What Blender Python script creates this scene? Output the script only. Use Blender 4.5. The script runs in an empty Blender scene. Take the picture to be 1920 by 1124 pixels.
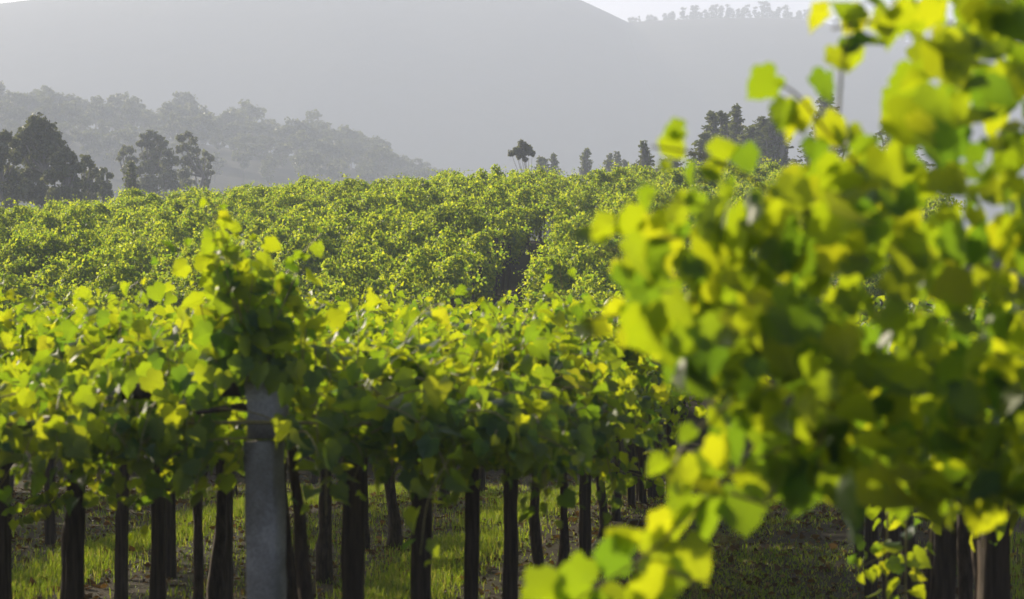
import bpy, math, random
import numpy as np

R = math.radians
SC = bpy.context.scene
COL = SC.collection

# ------------------------------------------------------------------ camera, light, exposure
CAM_Z = 2.69
FPX = 5333.0                      # focal length in photo pixels (1920 wide, 100 mm lens)
cam = bpy.data.cameras.new('camera')
cam.lens = 100.0
cam.sensor_width = 36.0
cam.clip_start = 0.1
cam.clip_end = 12000.0
cam.dof.use_dof = True
cam.dof.focus_distance = 70.0
cam.dof.aperture_fstop = 5.6
cam_o = bpy.data.objects.new('camera', cam)
COL.objects.link(cam_o)
cam_o.location = (0, 0, CAM_Z)
cam_o.rotation_euler = (R(90), 0, 0)
SC.camera = cam_o

SUN_EL, SUN_AZ = R(20), R(-38)    # behind the scene, to the side of the view
w = bpy.data.worlds.new('World')
SC.world = w
w.use_nodes = True
wn = w.node_tree.nodes
sky = wn.new('ShaderNodeTexSky')
sky.sky_type = 'NISHITA'
sky.sun_disc = False
sky.sun_elevation = SUN_EL
sky.sun_rotation = SUN_AZ
sky.dust_density = 3.0
sky.air_density = 0.3
w.node_tree.links.new(sky.outputs[0], wn['Background'].inputs[0])
wn['Background'].inputs[1].default_value = 0.13

sl = bpy.data.lights.new('sun', 'SUN')
sl.energy = 5.0
sl.angle = R(0.6)
sl.color = (1.0, 0.87, 0.64)
so = bpy.data.objects.new('sun', sl)
COL.objects.link(so)
to_sun = np.array((math.sin(SUN_AZ) * math.cos(SUN_EL), math.cos(SUN_AZ) * math.cos(SUN_EL), math.sin(SUN_EL)))
so.rotation_euler = (R(90) - SUN_EL, 0, -SUN_AZ + R(180))
so.location = (-200, 250, 300)

SC.view_settings.view_transform = 'Standard'
SC.view_settings.look = 'None'
SC.view_settings.gamma = 1.0
SC.view_settings.exposure = 0.95
cy = SC.cycles
cy.use_denoising = True
cy.max_bounces = 8
cy.diffuse_bounces = 4
cy.glossy_bounces = 2
cy.transmission_bounces = 4
cy.volume_bounces = 2
cy.transparent_max_bounces = 4
cy.sample_clamp_indirect = 6.0

rng = np.random.default_rng(7)
random.seed(7)

# ------------------------------------------------------------------ helpers
def at(px, py, Y):
    """photo pixel at distance Y along the view -> world point"""
    return np.array(((px - 960) / FPX * Y, Y, CAM_Z + (562 - py) / FPX * Y))

def tag(o, label=None, cat=None, group=None, kind=None):
    if label: o['label'] = label
    if cat: o['category'] = cat
    if group: o['group'] = group
    if kind: o['kind'] = kind
    return o

def empty(name, loc=(0, 0, 0), rz=0.0):
    o = bpy.data.objects.new(name, None)
    COL.objects.link(o)
    o.location = loc
    o.rotation_euler = (0, 0, rz)
    o.empty_display_size = 0.2
    return o

def mesh_from(name, V, F, mat, smooth=True):
    """V (n,3), F list of arrays of equal-width faces"""
    me = bpy.data.meshes.new(name)
    V = np.asarray(V, dtype=np.float32)
    tot = []
    loops = []
    for f in F:
        f = np.asarray(f, dtype=np.int32)
        if len(f) == 0: continue
        tot.append(np.full(len(f), f.shape[1], dtype=np.int32))
        loops.append(f.ravel())
    tot = np.concatenate(tot)
    loops = np.concatenate(loops)
    me.vertices.add(len(V)); me.vertices.foreach_set('co', V.ravel())
    me.loops.add(len(loops)); me.loops.foreach_set('vertex_index', loops)
    st = np.concatenate(([0], np.cumsum(tot)[:-1])).astype(np.int32)
    me.polygons.add(len(tot)); me.polygons.foreach_set('loop_start', st)
    if smooth: me.polygons.foreach_set('use_smooth', np.ones(len(tot), dtype=bool))
    me.update(calc_edges=True)
    me.materials.append(mat)
    return me

def link(name, me, parent=None, loc=None, rz=None):
    o = bpy.data.objects.new(name, me)
    COL.objects.link(o)
    if parent is not None: o.parent = parent
    if loc is not None: o.location = loc
    if rz is not None: o.rotation_euler = (0, 0, rz)
    return o

class MB:
    """collects tubes and boxes into one mesh"""
    def __init__(self): self.V = []; self.F3 = []; self.F4 = []; self.n = 0
    def add(self, V, f3=(), f4=()):
        V = np.asarray(V, float)
        self.V.append(V)
        if len(f3): self.F3.append(np.asarray(f3) + self.n)
        if len(f4): self.F4.append(np.asarray(f4) + self.n)
        self.n += len(V)
    def tube(self, P, rad, seg=6, rough=0.0, cap=True, rg=rng):
        P = np.asarray(P, float); n = len(P)
        rad = np.broadcast_to(np.asarray(rad, float), (n,))
        T = np.gradient(P, axis=0); T /= np.linalg.norm(T, axis=1)[:, None] + 1e-9
        ref = np.array((0.31, 0.95, 0.02)) if abs(T[:, 1]).mean() < 0.8 else np.array((1.0, 0.1, 0.0))
        A = np.cross(T, ref); A /= np.linalg.norm(A, axis=1)[:, None] + 1e-9
        B = np.cross(T, A)
        a = np.arange(seg) / seg * 2 * math.pi
        ring = (A[:, None, :] * np.cos(a)[None, :, None] + B[:, None, :] * np.sin(a)[None, :, None])
        rr = rad[:, None] * (1 + rough * rg.normal(0, 1, (n, seg)))
        V = (P[:, None, :] + ring * rr[:, :, None]).reshape(-1, 3)
        f4 = []
        for i in range(n - 1):
            for j in range(seg):
                k = (j + 1) % seg
                f4.append((i * seg + j, i * seg + k, (i + 1) * seg + k, (i + 1) * seg + j))
        f3 = []
        if cap:
            V = np.vstack((V, P[:1], P[-1:]))
            c0, c1 = n * seg, n * seg + 1
            for j in range(seg):
                k = (j + 1) % seg
                f3 += [(c0, k, j), (c1, (n - 1) * seg + j, (n - 1) * seg + k)]
        self.add(V, f3, f4)
    def mesh(self, name, mat, smooth=True):
        return mesh_from(name, np.vstack(self.V), [np.vstack(self.F3) if self.F3 else [], np.vstack(self.F4) if self.F4 else []], mat, smooth)

# ------------------------------------------------------------------ materials
def new_mat(name):
    m = bpy.data.materials.new(name)
    m.use_nodes = True
    nt = m.node_tree
    nt.nodes.clear()
    return m, nt, nt.nodes, nt.links

def leaf_mat(name, ramp, trans_ramp, rough=0.42, fac=0.5, spec=0.5, noise=0.0):
    """colour differs leaf by leaf; light passes through the blade"""
    m, nt, N, L = new_mat(name)
    out = N.new('ShaderNodeOutputMaterial')
    geo = N.new('ShaderNodeNewGeometry')
    def ramp_node(stops):
        r = N.new('ShaderNodeValToRGB')
        e = r.color_ramp.elements
        while len(e) < len(stops): e.new(0.5)
        for el, (p, c) in zip(e, stops):
            el.position = p; el.color = (*c, 1)
        L.new(geo.outputs['Random Per Island'], r.inputs[0])
        return r
    r1, r2 = ramp_node(ramp), ramp_node(trans_ramp)
    pb = N.new('ShaderNodeBsdfPrincipled')
    pb.inputs['Roughness'].default_value = rough
    pb.inputs['Specular IOR Level'].default_value = spec
    tr = N.new('ShaderNodeBsdfTranslucent')
    mix = N.new('ShaderNodeMixShader')
    mix.inputs[0].default_value = fac
    L.new(r1.outputs[0], pb.inputs['Base Color'])
    L.new(r2.outputs[0], tr.inputs['Color'])
    L.new(pb.outputs[0], mix.inputs[1]); L.new(tr.outputs[0], mix.inputs[2])
    L.new(mix.outputs[0], out.inputs['Surface'])
    return m

M_VINE = leaf_mat('vine_leaf',
    [(0.0, (0.024, 0.070, 0.030)), (0.55, (0.04, 0.098, 0.026)), (1.0, (0.09, 0.16, 0.02))],
    [(0.0, (0.16, 0.30, 0.012)), (0.5, (0.36, 0.47, 0.008)), (0.85, (0.50, 0.57, 0.010)), (1.0, (0.62, 0.64, 0.012))], rough=0.50, fac=0.58, spec=0.4)
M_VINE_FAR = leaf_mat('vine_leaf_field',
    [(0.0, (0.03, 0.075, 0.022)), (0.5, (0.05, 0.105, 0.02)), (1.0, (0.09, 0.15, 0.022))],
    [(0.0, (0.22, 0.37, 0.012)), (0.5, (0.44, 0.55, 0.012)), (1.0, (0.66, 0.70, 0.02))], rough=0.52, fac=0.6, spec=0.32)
M_TREE = leaf_mat('gum_leaf',
    [(0.0, (0.05, 0.065, 0.028)), (0.6, (0.085, 0.105, 0.045)), (1.0, (0.12, 0.135, 0.06))],
    [(0.0, (0.15, 0.18, 0.05)), (1.0, (0.30, 0.31, 0.09))], rough=0.5, fac=0.3, spec=0.12)
M_CONE = leaf_mat('young_gum_leaf',
    [(0.0, (0.05, 0.07, 0.03)), (0.6, (0.08, 0.105, 0.04)), (1.0, (0.12, 0.145, 0.05))],
    [(0.0, (0.15, 0.19, 0.03)), (1.0, (0.30, 0.33, 0.06))], rough=0.5, fac=0.33, spec=0.12)
M_GRASS = leaf_mat('grass_blade',
    [(0.0, (0.045, 0.085, 0.015)), (0.6, (0.07, 0.12, 0.02)), (1.0, (0.16, 0.15, 0.05))],
    [(0.0, (0.20, 0.32, 0.012)), (0.6, (0.34, 0.44, 0.012)), (1.0, (0.45, 0.42, 0.08))], rough=0.5, fac=0.5, spec=0.3)

def bark_mat(name, c1, c2, scale, zs=0.2, bump=0.6, rough=0.85, dist=0.02):
    m, nt, N, L = new_mat(name)
    out = N.new('ShaderNodeOutputMaterial')
    tc = N.new('ShaderNodeTexCoord')
    mp = N.new('ShaderNodeMapping'); mp.inputs['Scale'].default_value = (1, 1, zs)
    nz = N.new('ShaderNodeTexNoise'); nz.inputs['Scale'].default_value = scale; nz.inputs['Detail'].default_value = 6
    nz.inputs['Roughness'].default_value = 0.65
    r = N.new('ShaderNodeValToRGB')
    r.color_ramp.elements[0].position = 0.3; r.color_ramp.elements[0].color = (*c1, 1)
    r.color_ramp.elements[1].position = 0.72; r.color_ramp.elements[1].color = (*c2, 1)
    pb = N.new('ShaderNodeBsdfPrincipled'); pb.inputs['Roughness'].default_value = rough
    pb.inputs['Specular IOR Level'].default_value = 0.25
    bp = N.new('ShaderNodeBump'); bp.inputs['Strength'].default_value = bump; bp.inputs['Distance'].default_value = dist
    L.new(tc.outputs['Object'], mp.inputs[0]); L.new(mp.outputs[0], nz.inputs['Vector'])
    L.new(nz.outputs['Fac'], r.inputs[0]); L.new(r.outputs[0], pb.inputs['Base Color'])
    L.new(nz.outputs['Fac'], bp.inputs['Height']); L.new(bp.outputs[0], pb.inputs['Normal'])
    L.new(pb.outputs[0], out.inputs['Surface'])
    return m

M_BARK = bark_mat('vine_bark', (0.026, 0.017, 0.010), (0.11, 0.075, 0.05), 38)
M_WOOD = bark_mat('weathered_wood', (0.030, 0.020, 0.012), (0.115, 0.08, 0.054), 30, zs=0.07)
M_GUMBARK = bark_mat('gum_bark', (0.10, 0.085, 0.07), (0.30, 0.27, 0.23), 3, zs=0.3, dist=0.05)
M_CANE = bark_mat('green_cane', (0.16, 0.15, 0.03), (0.30, 0.22, 0.09), 60, zs=0.3, bump=0.2, rough=0.5, dist=0.002)

def granite_mat():
    m, nt, N, L = new_mat('granite')
    out = N.new('ShaderNodeOutputMaterial')
    tc = N.new('ShaderNodeTexCoord')
    n1 = N.new('ShaderNodeTexNoise'); n1.inputs['Scale'].default_value = 120; n1.inputs['Detail'].default_value = 4
    n1.inputs['Roughness'].default_value = 0.7
    n2 = N.new('ShaderNodeTexNoise'); n2.inputs['Scale'].default_value = 5; n2.inputs['Detail'].default_value = 6
    r1 = N.new('ShaderNodeValToRGB')
    e = r1.color_ramp.elements
    e[0].position = 0.34; e[0].color = (0.25, 0.225, 0.19, 1); e[1].position = 0.66; e[1].color = (0.60, 0.55, 0.48, 1)
    r2 = N.new('ShaderNodeValToRGB')
    e = r2.color_ramp.elements
    e[0].position = 0.36; e[0].color = (0.50, 0.50, 0.46, 1); e[1].position = 0.6; e[1].color = (1, 1, 1, 1)
    mx = N.new('ShaderNodeMix'); mx.data_type = 'RGBA'; mx.blend_type = 'MULTIPLY'; mx.inputs[0].default_value = 1.0
    pb = N.new('ShaderNodeBsdfPrincipled'); pb.inputs['Roughness'].default_value = 0.8
    bp = N.new('ShaderNodeBump'); bp.inputs['Strength'].default_value = 0.7; bp.inputs['Distance'].default_value = 0.006
    for n in (n1, n2): L.new(tc.outputs['Object'], n.inputs['Vector'])
    L.new(n1.outputs['Fac'], r1.inputs[0]); L.new(n2.outputs['Fac'], r2.inputs[0])
    L.new(r1.outputs[0], mx.inputs[6]); L.new(r2.outputs[0], mx.inputs[7])
    L.new(mx.outputs[2], pb.inputs['Base Color'])
    L.new(n1.outputs['Fac'], bp.inputs['Height']); L.new(bp.outputs[0], pb.inputs['Normal'])
    L.new(pb.outputs[0], out.inputs['Surface'])
    return m
M_GRANITE = granite_mat()

def ground_mat(name, cols, s1, s2, bump=0.5, dist=0.03):
    m, nt, N, L = new_mat(name)
    out = N.new('ShaderNodeOutputMaterial')
    tc = N.new('ShaderNodeTexCoord')
    a = N.new('ShaderNodeTexNoise'); a.inputs['Scale'].default_value = s1; a.inputs['Detail'].default_value = 8; a.inputs['Roughness'].default_value = 0.65
    b = N.new('ShaderNodeTexNoise'); b.inputs['Scale'].default_value = s2; b.inputs['Detail'].default_value = 6; b.inputs['Roughness'].default_value = 0.7
    mm = N.new('ShaderNodeMath'); mm.operation = 'ADD'
    mh = N.new('ShaderNodeMath'); mh.operation = 'MULTIPLY'; mh.inputs[1].default_value = 0.5
    r = N.new('ShaderNodeValToRGB')
    e = r.color_ramp.elements
    while len(e) < len(cols): e.new(0.5)
    for el, (p, c) in zip(e, cols): el.position = p; el.color = (*c, 1)
    pb = N.new('ShaderNodeBsdfPrincipled'); pb.inputs['Roughness'].default_value = 0.95; pb.inputs['Specular IOR Level'].default_value = 0.15
    bp = N.new('ShaderNodeBump'); bp.inputs['Strength'].default_value = bump; bp.inputs['Distance'].default_value = dist
    for n in (a, b): L.new(tc.outputs['Object'], n.inputs['Vector'])
    L.new(a.outputs['Fac'], mm.inputs[0]); L.new(b.outputs['Fac'], mm.inputs[1]); L.new(mm.outputs[0], mh.inputs[0])
    L.new(mh.outputs[0], r.inputs[0]); L.new(r.outputs[0], pb.inputs['Base Color'])
    L.new(b.outputs['Fac'], bp.inputs['Height']); L.new(bp.outputs[0], pb.inputs['Normal'])
    L.new(pb.outputs[0], out.inputs['Surface'])
    return m
M_SOIL = ground_mat('soil_and_litter', [(0.36, (0.022, 0.015, 0.009)), (0.46, (0.050, 0.033, 0.020)), (0.54, (0.04, 0.042, 0.016)), (0.66, (0.13, 0.09, 0.05))], 0.9, 22)
M_HILL = ground_mat('hill_scrub', [(0.38, (0.018, 0.024, 0.014)), (0.5, (0.03, 0.034, 0.02)), (0.62, (0.055, 0.05, 0.03))], 0.012, 0.09, dist=2.0)

# ------------------------------------------------------------------ terrain
def smooth01(t):
    t = np.clip(t, 0, 1); return t * t * (3 - 2 * t)

CREST = 128.0
def gz(X, Y):
    """height of the ground"""
    X = np.asarray(X, float); Y = np.asarray(Y, float)
    z = -0.75 * smooth01((Y - 34) / 20)
    zc = np.interp(X, (-40, -23, -18, -12.5, -7.5, 0, 4, 12, 30), (2.6, 3.2, 3.8, 4.5, 4.7, 5.3, 5.4, 5.5, 5.8))
    t = np.clip((Y - 57) / (CREST - 57), 0, 1)
    z = z + (zc + 0.75) * (1 - (1 - t) ** 1.55)
    back = smooth01((Y - CREST - 6) / 60)
    z = z * (1 - back) + back * (-1.0)
    z = z + 0.03 * np.sin(X * 1.7 + Y * 0.31) * np.sin(Y * 0.9) * (Y < CREST)
    return z

ys = np.concatenate((np.linspace(-150, 0, 6), np.arange(2, 62, 1.0), np.arange(62, 200, 2.0), np.arange(200, 400, 20), np.linspace(400, 2280, 20)))
xs = np.concatenate((np.linspace(-1400, -60, 14), np.arange(-40, 41, 1.0), np.linspace(60, 1400, 14)))
gx, gy = np.meshgrid(xs, ys)
gv = np.stack((gx, gy, gz(gx, gy)), axis=-1).reshape(-1, 3)
nx, ny = len(xs), len(ys)
ii = (np.arange(ny - 1)[:, None] * nx + np.arange(nx - 1)[None, :]).ravel()
gf = np.stack((ii, ii + 1, ii + nx + 1, ii + nx), axis=1)
tag(link('ground', mesh_from('ground', gv, [gf], M_SOIL)), kind='structure')

def ridge(name, prof, yr, yb, zb, rough, back=1.25, seed=1, mat=M_HILL, nu=220, nv=46):
    """a hill whose skyline follows measured heights; real slope in front and behind"""
    rg = np.random.default_rng(seed)
    px = np.array([p[0] for p in prof], float); py = np.array([p[1] for p in prof], float)
    u = np.linspace(px[0], px[-1], nu)
    h = np.interp(u, px, py)
    k = np.ones(5) / 5; h = np.convolve(np.pad(h, 2, mode='edge'), k, mode='valid')
    Xr = (u - 960) / FPX * yr
    Zr = CAM_Z + (562 - h) / FPX * yr
    v = np.linspace(0, 1.28, nv)
    V = np.zeros((nv, nu, 3))
    ph = rg.uniform(0, 6.28, 12)
    for i, t in enumerate(v):
        f = math.sin(min(t, 1) * math.pi / 2) if t <= 1 else 1 - (t - 1) ** 2 * 1.6
        Y = yb + (yr - yb) * t
        V[i, :, 0] = Xr * (1 + 0.02 * (1 - min(t, 1)))
        V[i, :, 1] = Y
        wob = sum(np.sin(Xr * (0.006 * (j + 1)) + ph[j] + t * (2 + j)) / (1 + 0.6 * j) for j in range(6))
        V[i, :, 2] = zb + (Zr - zb) * f + rough * wob * min(t, 1) * (1 - min(t, 1)) ** 2 * 5
    V = V.reshape(-1, 3)
    ii = (np.arange(nv - 1)[:, None] * nu + np.arange(nu - 1)[None, :]).ravel()
    F = np.stack((ii, ii + 1, ii + nu + 1, ii + nu), axis=1)
    o = tag(link(name, mesh_from(name, V, [F], mat)), kind='structure')
    return o, u, Xr, Zr

YM, YR, YT = 2050.0, 2000.0, 900.0
ridge('mountain', [(-1200, 150), (-300, 52), (0, 26), (100, 17), (180, 4), (260, -8), (450, -42), (700, -52), (950, -26), (1050, 0), (1100, 22), (1150, 46), (1250, 95), (1400, 160), (1900, 260), (2600, 330)],
      YM, 1350.0, -2, 7, seed=3)
ridge('hill', [(700, 330), (950, 170), (1100, 76), (1170, 55), (1250, 51), (1330, 47), (1420, 45), (1500, 50), (1560, 66), (1640, 88), (1760, 96), (1900, 86), (2200, 60), (3000, 90)],
      YR, 1340.0, -2, 4, seed=5)
tree_ridge = [(-700, 120), (-200, 190), (0, 222), (150, 246), (300, 262), (450, 285), (600, 305), (700, 328), (790, 352), (900, 385), (1200, 450), (1700, 520)]
ridge('wooded_hill', tree_ridge, YT, 560.0, -2, 1.2, seed=9)

# ------------------------------------------------------------------ leaf clouds
def leaf_template(level):
    if level == 2:
        half = [(0.0, 0.0), (0.10, -0.13), (0.27, -0.17), (0.43, -0.04), (0.42, 0.10), (0.56, 0.27), (0.50, 0.47), (0.38, 0.52), (0.37, 0.64), (0.22, 0.80), (0.11, 0.86), (0.0, 1.0)]
    elif level == 1:
        half = [(0.0, 0.02), (0.22, -0.16), (0.44, -0.03), (0.55, 0.28), (0.40, 0.52), (0.24, 0.80), (0.0, 1.0)]
    else:
        half = [(0.0, 0.0), (0.42, 0.02), (0.46, 0.45), (0.0, 1.0)]
    pts = half + [(-x, y) for x, y in half[-2:0:-1]]
    pts = np.array(pts, float)
    n = len(pts)
    if level == 0:
        # folded blade: 4 triangles either side of the midrib
        V = np.zeros((n, 3)); V[:, :2] = pts
        V[:, 2] = 0.20 * np.abs(V[:, 0]) - 0.22 * V[:, 1] ** 2
        V[:, 1] -= 0.0
        F = [(0, 1, 2), (0, 2, 3), (0, 3, 4), (0, 4, 5)]
        return V, np.array(F)
    if level == 2:
        inner = np.array([(x * 0.55, 0.36 + (y - 0.36) * 0.55) for x, y in pts])
        V = np.zeros((2 * n + 1, 3)); V[:n, :2] = pts; V[n:2 * n, :2] = inner; V[2 * n, :2] = (0, 0.36)
        F = []
        for i in range(n):
            k = (i + 1) % n
            F += [(i, k, n + k), (i, n + k, n + i), (n + i, n + k, 2 * n)]
    else:
        V = np.zeros((n + 1, 3)); V[:n, :2] = pts; V[n, :2] = (0, 0.36)
        F = [(i, (i + 1) % n, n) for i in range(n)]
    x, y = V[:, 0], V[:, 1]
    V[:, 2] = 0.22 * np.abs(x) - 0.24 * y ** 2 + 0.035 * np.sin(9 * x + 5 * y) * (x * x + y * y)
    return V, np.array(F)
TPL = {k: leaf_template(k) for k in (0, 1, 2)}

def unit(a):
    return a / (np.linalg.norm(a, axis=-1, keepdims=True) + 1e-9)

def leaves_geo(P, Nn, Td, S, level, rg):
    """P petiole points, Nn blade normals, Td tip directions, S sizes -> vertices, triangles"""
    TV, TF = TPL[level]
    Nn = unit(np.asarray(Nn)); Td = np.asarray(Td)
    Td = unit(Td - (Td * Nn).sum(1, keepdims=True) * Nn)
    Bx = np.cross(Td, Nn)
    m = len(P)
    curl = rg.uniform(0.4, 2.6, m); asp = rg.uniform(0.85, 1.12, m)
    loc = np.broadcast_to(TV[None], (m, len(TV), 3)).copy()
    loc[:, :, 0] *= asp[:, None]
    loc[:, :, 2] *= curl[:, None]
    skew = rg.normal(0, 0.12, m)
    loc[:, :, 2] += skew[:, None] * loc[:, :, 0]
    W = P[:, None, :] + S[:, None, None] * (loc[:, :, 0:1] * Bx[:, None, :] + loc[:, :, 1:2] * Td[:, None, :] + loc[:, :, 2:3] * Nn[:, None, :])
    F = (TF[None] + (np.arange(m) * len(TV))[:, None, None]).reshape(-1, 3)
    return W.reshape(-1, 3), F

class Cloud:
    def __init__(self, rg, level):
        self.rg = rg; self.level = level; self.P = []; self.N = []; self.T = []; self.S = []; self.canes = []
    def leaf(self, p, n, t, s):
        self.P.append(p); self.N.append(n); self.T.append(t); self.S.append(s)
    def shoot(self, p0, d0, L, droop, node=0.085, smax=0.135, face=(0, 0, 1), facew=1.0, spread=0.7, wander=0.12, tip=0.45, petiole=0.07):
        """a cane from p0 along d0 that bends down, with a leaf at every node"""
        rg = self.rg
        n = max(3, int(L / node))
        p = np.array(p0, float); d = unit(np.array(d0, float))
        path = [p.copy()]
        side = 1
        f = np.array(face, float) * facew
        for i in range(n):
            d = unit(d + np.array((0, 0, -droop * node * (0.4 + i / n * 1.4))) + rg.normal(0, wander * 0.5, 3))
            p = p + d * node
            path.append(p.copy())
            lat = np.cross(d, (0.05, 0.02, 1.0)); lat = unit(lat + 1e-6)
            side = -side
            t = i / n
            s = smax * (1 - tip * t ** 2) * rg.uniform(0.72, 1.12) * (0.55 if i == n - 1 else 1)
            out = unit(lat * side * 0.9 + d * 0.35 + rg.normal(0, 0.45, 3))
            nrm = f + rg.normal(0, spread, 3)
            q = p + out * petiole * rg.uniform(0.5, 1.3)
            tipd = out * 0.7 + np.array((0, 0, -0.75)) + rg.normal(0, 0.35, 3)
            self.leaf(q, nrm, tipd, s)
        self.canes.append(np.array(path))
        return path
    def foliage_mesh(self, name, mat):
        V, F = leaves_geo(np.array(self.P), np.array(self.N), np.array(self.T), np.array(self.S), self.level, self.rg)
        return mesh_from(name, V, [F], mat)
    def cane_mesh(self, name, mat, r0=0.0045, r1=0.002, seg=4, every=1, limit=None):
        mb = MB()
        # old wood tied along the wires, which the canes grow from
        for q in np.linspace(-0.42, 0.42, 4):
            mb.tube(np.array([(q * 2.3, -1.2, 2.18), (q * 2.25, 0, 2.20), (q * 2.3, 1.2, 2.17)]), 0.011, seg=5)
            mb.tube(np.array([(-1.1, q * 2.5, 2.175), (0, q * 2.55, 2.19), (1.1, q * 2.5, 2.18)]), 0.009, seg=5)
        for c in self.canes[::every][:limit]:
            mb.tube(c, np.linspace(r0, r1, len(c)), seg=seg, cap=False)
        return mb.mesh(name, mat)

UP_SUN = unit(np.array((to_sun[0] * 0.45, to_sun[1] * 0.45, 0.75)))
SUN_R = np.array((math.cos(0.105) * to_sun[0] - math.sin(0.105) * to_sun[1], math.sin(0.105) * to_sun[0] + math.cos(0.105) * to_sun[1], to_sun[2]))
FACE = unit(np.array((SUN_R[0] * 0.5, SUN_R[1] * 0.5, 0.8)))

def roof_vine(seed, ax, ay, nshoot, level, fringe='', H=2.22, peaks=0, smax=0.105, clump=0.2, node=0.07, tufts=1.5):
    """leaves of one vine trained flat over the pergola: origin at the foot, y along the row"""
    rg = np.random.default_rng(seed)
    c = Cloud(rg, level)
    # thin under-layer along the wires
    for i in range(int(nshoot * 0.55)):
        x = rg.uniform(-0.5, 0.5) * ax; y = rg.uniform(-0.5, 0.5) * ay
        az = rg.uniform(0, 6.283)
        c.shoot((x, y, H + rg.uniform(-0.12, 0.06)), (math.cos(az), math.sin(az), rg.uniform(-0.1, 0.25)), rg.uniform(0.4, 0.8), rg.uniform(1, 2.5), face=FACE, spread=0.7, smax=smax, node=node)
    # tufts: canes that rise together, arch over and hang
    nt_ = int(ax * ay * tufts)
    cx = rg.uniform(-0.5, 0.5, nt_) * ax; cyy = rg.uniform(-0.5, 0.5, nt_) * ay
    th = rg.uniform(0.25, 1.0, nt_)
    for i in range(int(nshoot * 0.65)):
        q = int(rg.integers(0, nt_))
        az = rg.uniform(0, 6.283); el = rg.uniform(25, 88)
        d = (math.cos(az) * math.cos(R(el)), math.sin(az) * math.cos(R(el)), math.sin(R(el)))
        c.shoot((cx[q] + rg.normal(0, 0.10), cyy[q] + rg.normal(0, 0.10), H - 0.05 + clump * (th[q] - 0.5)), d, rg.uniform(0.3, 0.65) * (0.55 + 0.6 * th[q]), rg.uniform(2.5, 6.0), face=FACE, spread=0.75, smax=smax, node=node)
    for i in range(peaks):
        x = rg.uniform(-0.45, 0.45) * ax; y = rg.uniform(-0.45, 0.45) * ay
        for k in range(rg.integers(2, 5)):
            d = (rg.normal(0, 0.3), rg.normal(0, 0.3), 1)
            c.shoot((x + rg.normal(0, .1), y + rg.normal(0, .1), H), d, rg.uniform(0.25, 0.55), rg.uniform(0.2, 1.6), face=FACE, spread=0.7, smax=smax * 0.95, node=node)
    if 'x' in fringe:
        for i in range(int(ay * 30)):
            y = rg.uniform(-0.5, 0.5) * ay
            d = (rg.uniform(0.4, 1.0), rg.normal(0, 0.4), rg.uniform(-0.3, 0.55))
            c.shoot((ax * 0.38 + rg.uniform(-0.35, 0.2), y, H + rg.uniform(-0.14, 0.12)), d, rg.uniform(0.25, 0.5) * (1.8 if rg.random() < 0.08 else 1), rg.uniform(3, 6), face=(0.65, -0.35, 0.45), spread=0.5, smax=smax, node=node)
    if 'y' in fringe:
        for i in range(int(ax * 42)):
            x = rg.uniform(-0.5, 0.5) * ax
            d = (rg.normal(0, 0.4), -rg.uniform(0.4, 1.0), rg.uniform(-0.3, 0.55))
            c.shoot((x, -ay * 0.36 + rg.uniform(-0.25, 0.3), H + rg.uniform(-0.12, 0.12)), d, rg.uniform(0.22, 0.40) * (1.25 if rg.random() < 0.12 else 1), rg.uniform(3, 6), face=(0.1, -0.85, 0.45), spread=0.45, smax=smax, node=node)
    return c

def trunk_mesh(seed, name='vine_trunk', H=2.3, r=0.055, lean=(0, 0), seg=9):
    rg = np.random.default_rng(seed)
    n = 14
    t = np.linspace(0, 1, n)
    P = np.zeros((n, 3))
    P[:, 2] = -0.06 + t * (H + 0.06)
    wob = np.cumsum(rg.normal(0, 0.012, (n, 2)), axis=0)
    wob -= wob[0]
    P[:, 0] = wob[:, 0] + lean[0] * t + 0.03 * np.sin(t * 7 + seed)
    P[:, 1] = wob[:, 1] + lean[1] * t
    rad = r * (1.25 - 0.5 * t + 0.5 * np.exp(-t * 14)) * (1 + 0.10 * rg.normal(0, 1, n))
    mb = MB()
    mb.tube(P, rad, seg=seg, rough=0.09, rg=rg)
    # two arms under the wires
    for s in (-1, 1):
        a = P[-2] + np.array((0, 0, 0.0))
        Q = np.array([a, a + (0.05 * s, 0.25 * s, 0.10), a + (0.12 * s, 0.6 * s, 0.13), a + (0.2 * s, 1.05 * s, 0.12)])
        mb.tube(Q, np.linspace(r * 0.62, r * 0.28, 4), seg=6, rough=0.08, rg=rg)
    return mb.mesh(name, M_BARK)

def add_vine(loc, rz, foliage, trunk, cane, label, group, fol_name='foliage', tilt=0.0, trunk_off=(0, 0)):
    o = empty('grape_vine', loc, rz)
    tag(o, label, 'vine', group)
    if trunk is not None:
        tr = link('trunk', trunk, o); tr.location = (trunk_off[0], trunk_off[1], 0)
    f = link(fol_name, foliage, o)
    if tilt: f.rotation_euler = (tilt, 0, 0)
    if cane is not None:
        k = link('vine_cane', cane, o)
        if tilt: k.rotation_euler = (tilt, 0, 0)
    return o

ROW_TAN = 0.105
ROW_ANG = math.atan(ROW_TAN)
def row_point(off, Y):
    """off: metres to the side of the line that runs through the camera along the rows (negative = other side)"""
    X = ROW_TAN * Y - off
    return X, Y, float(gz(X, Y))

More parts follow.
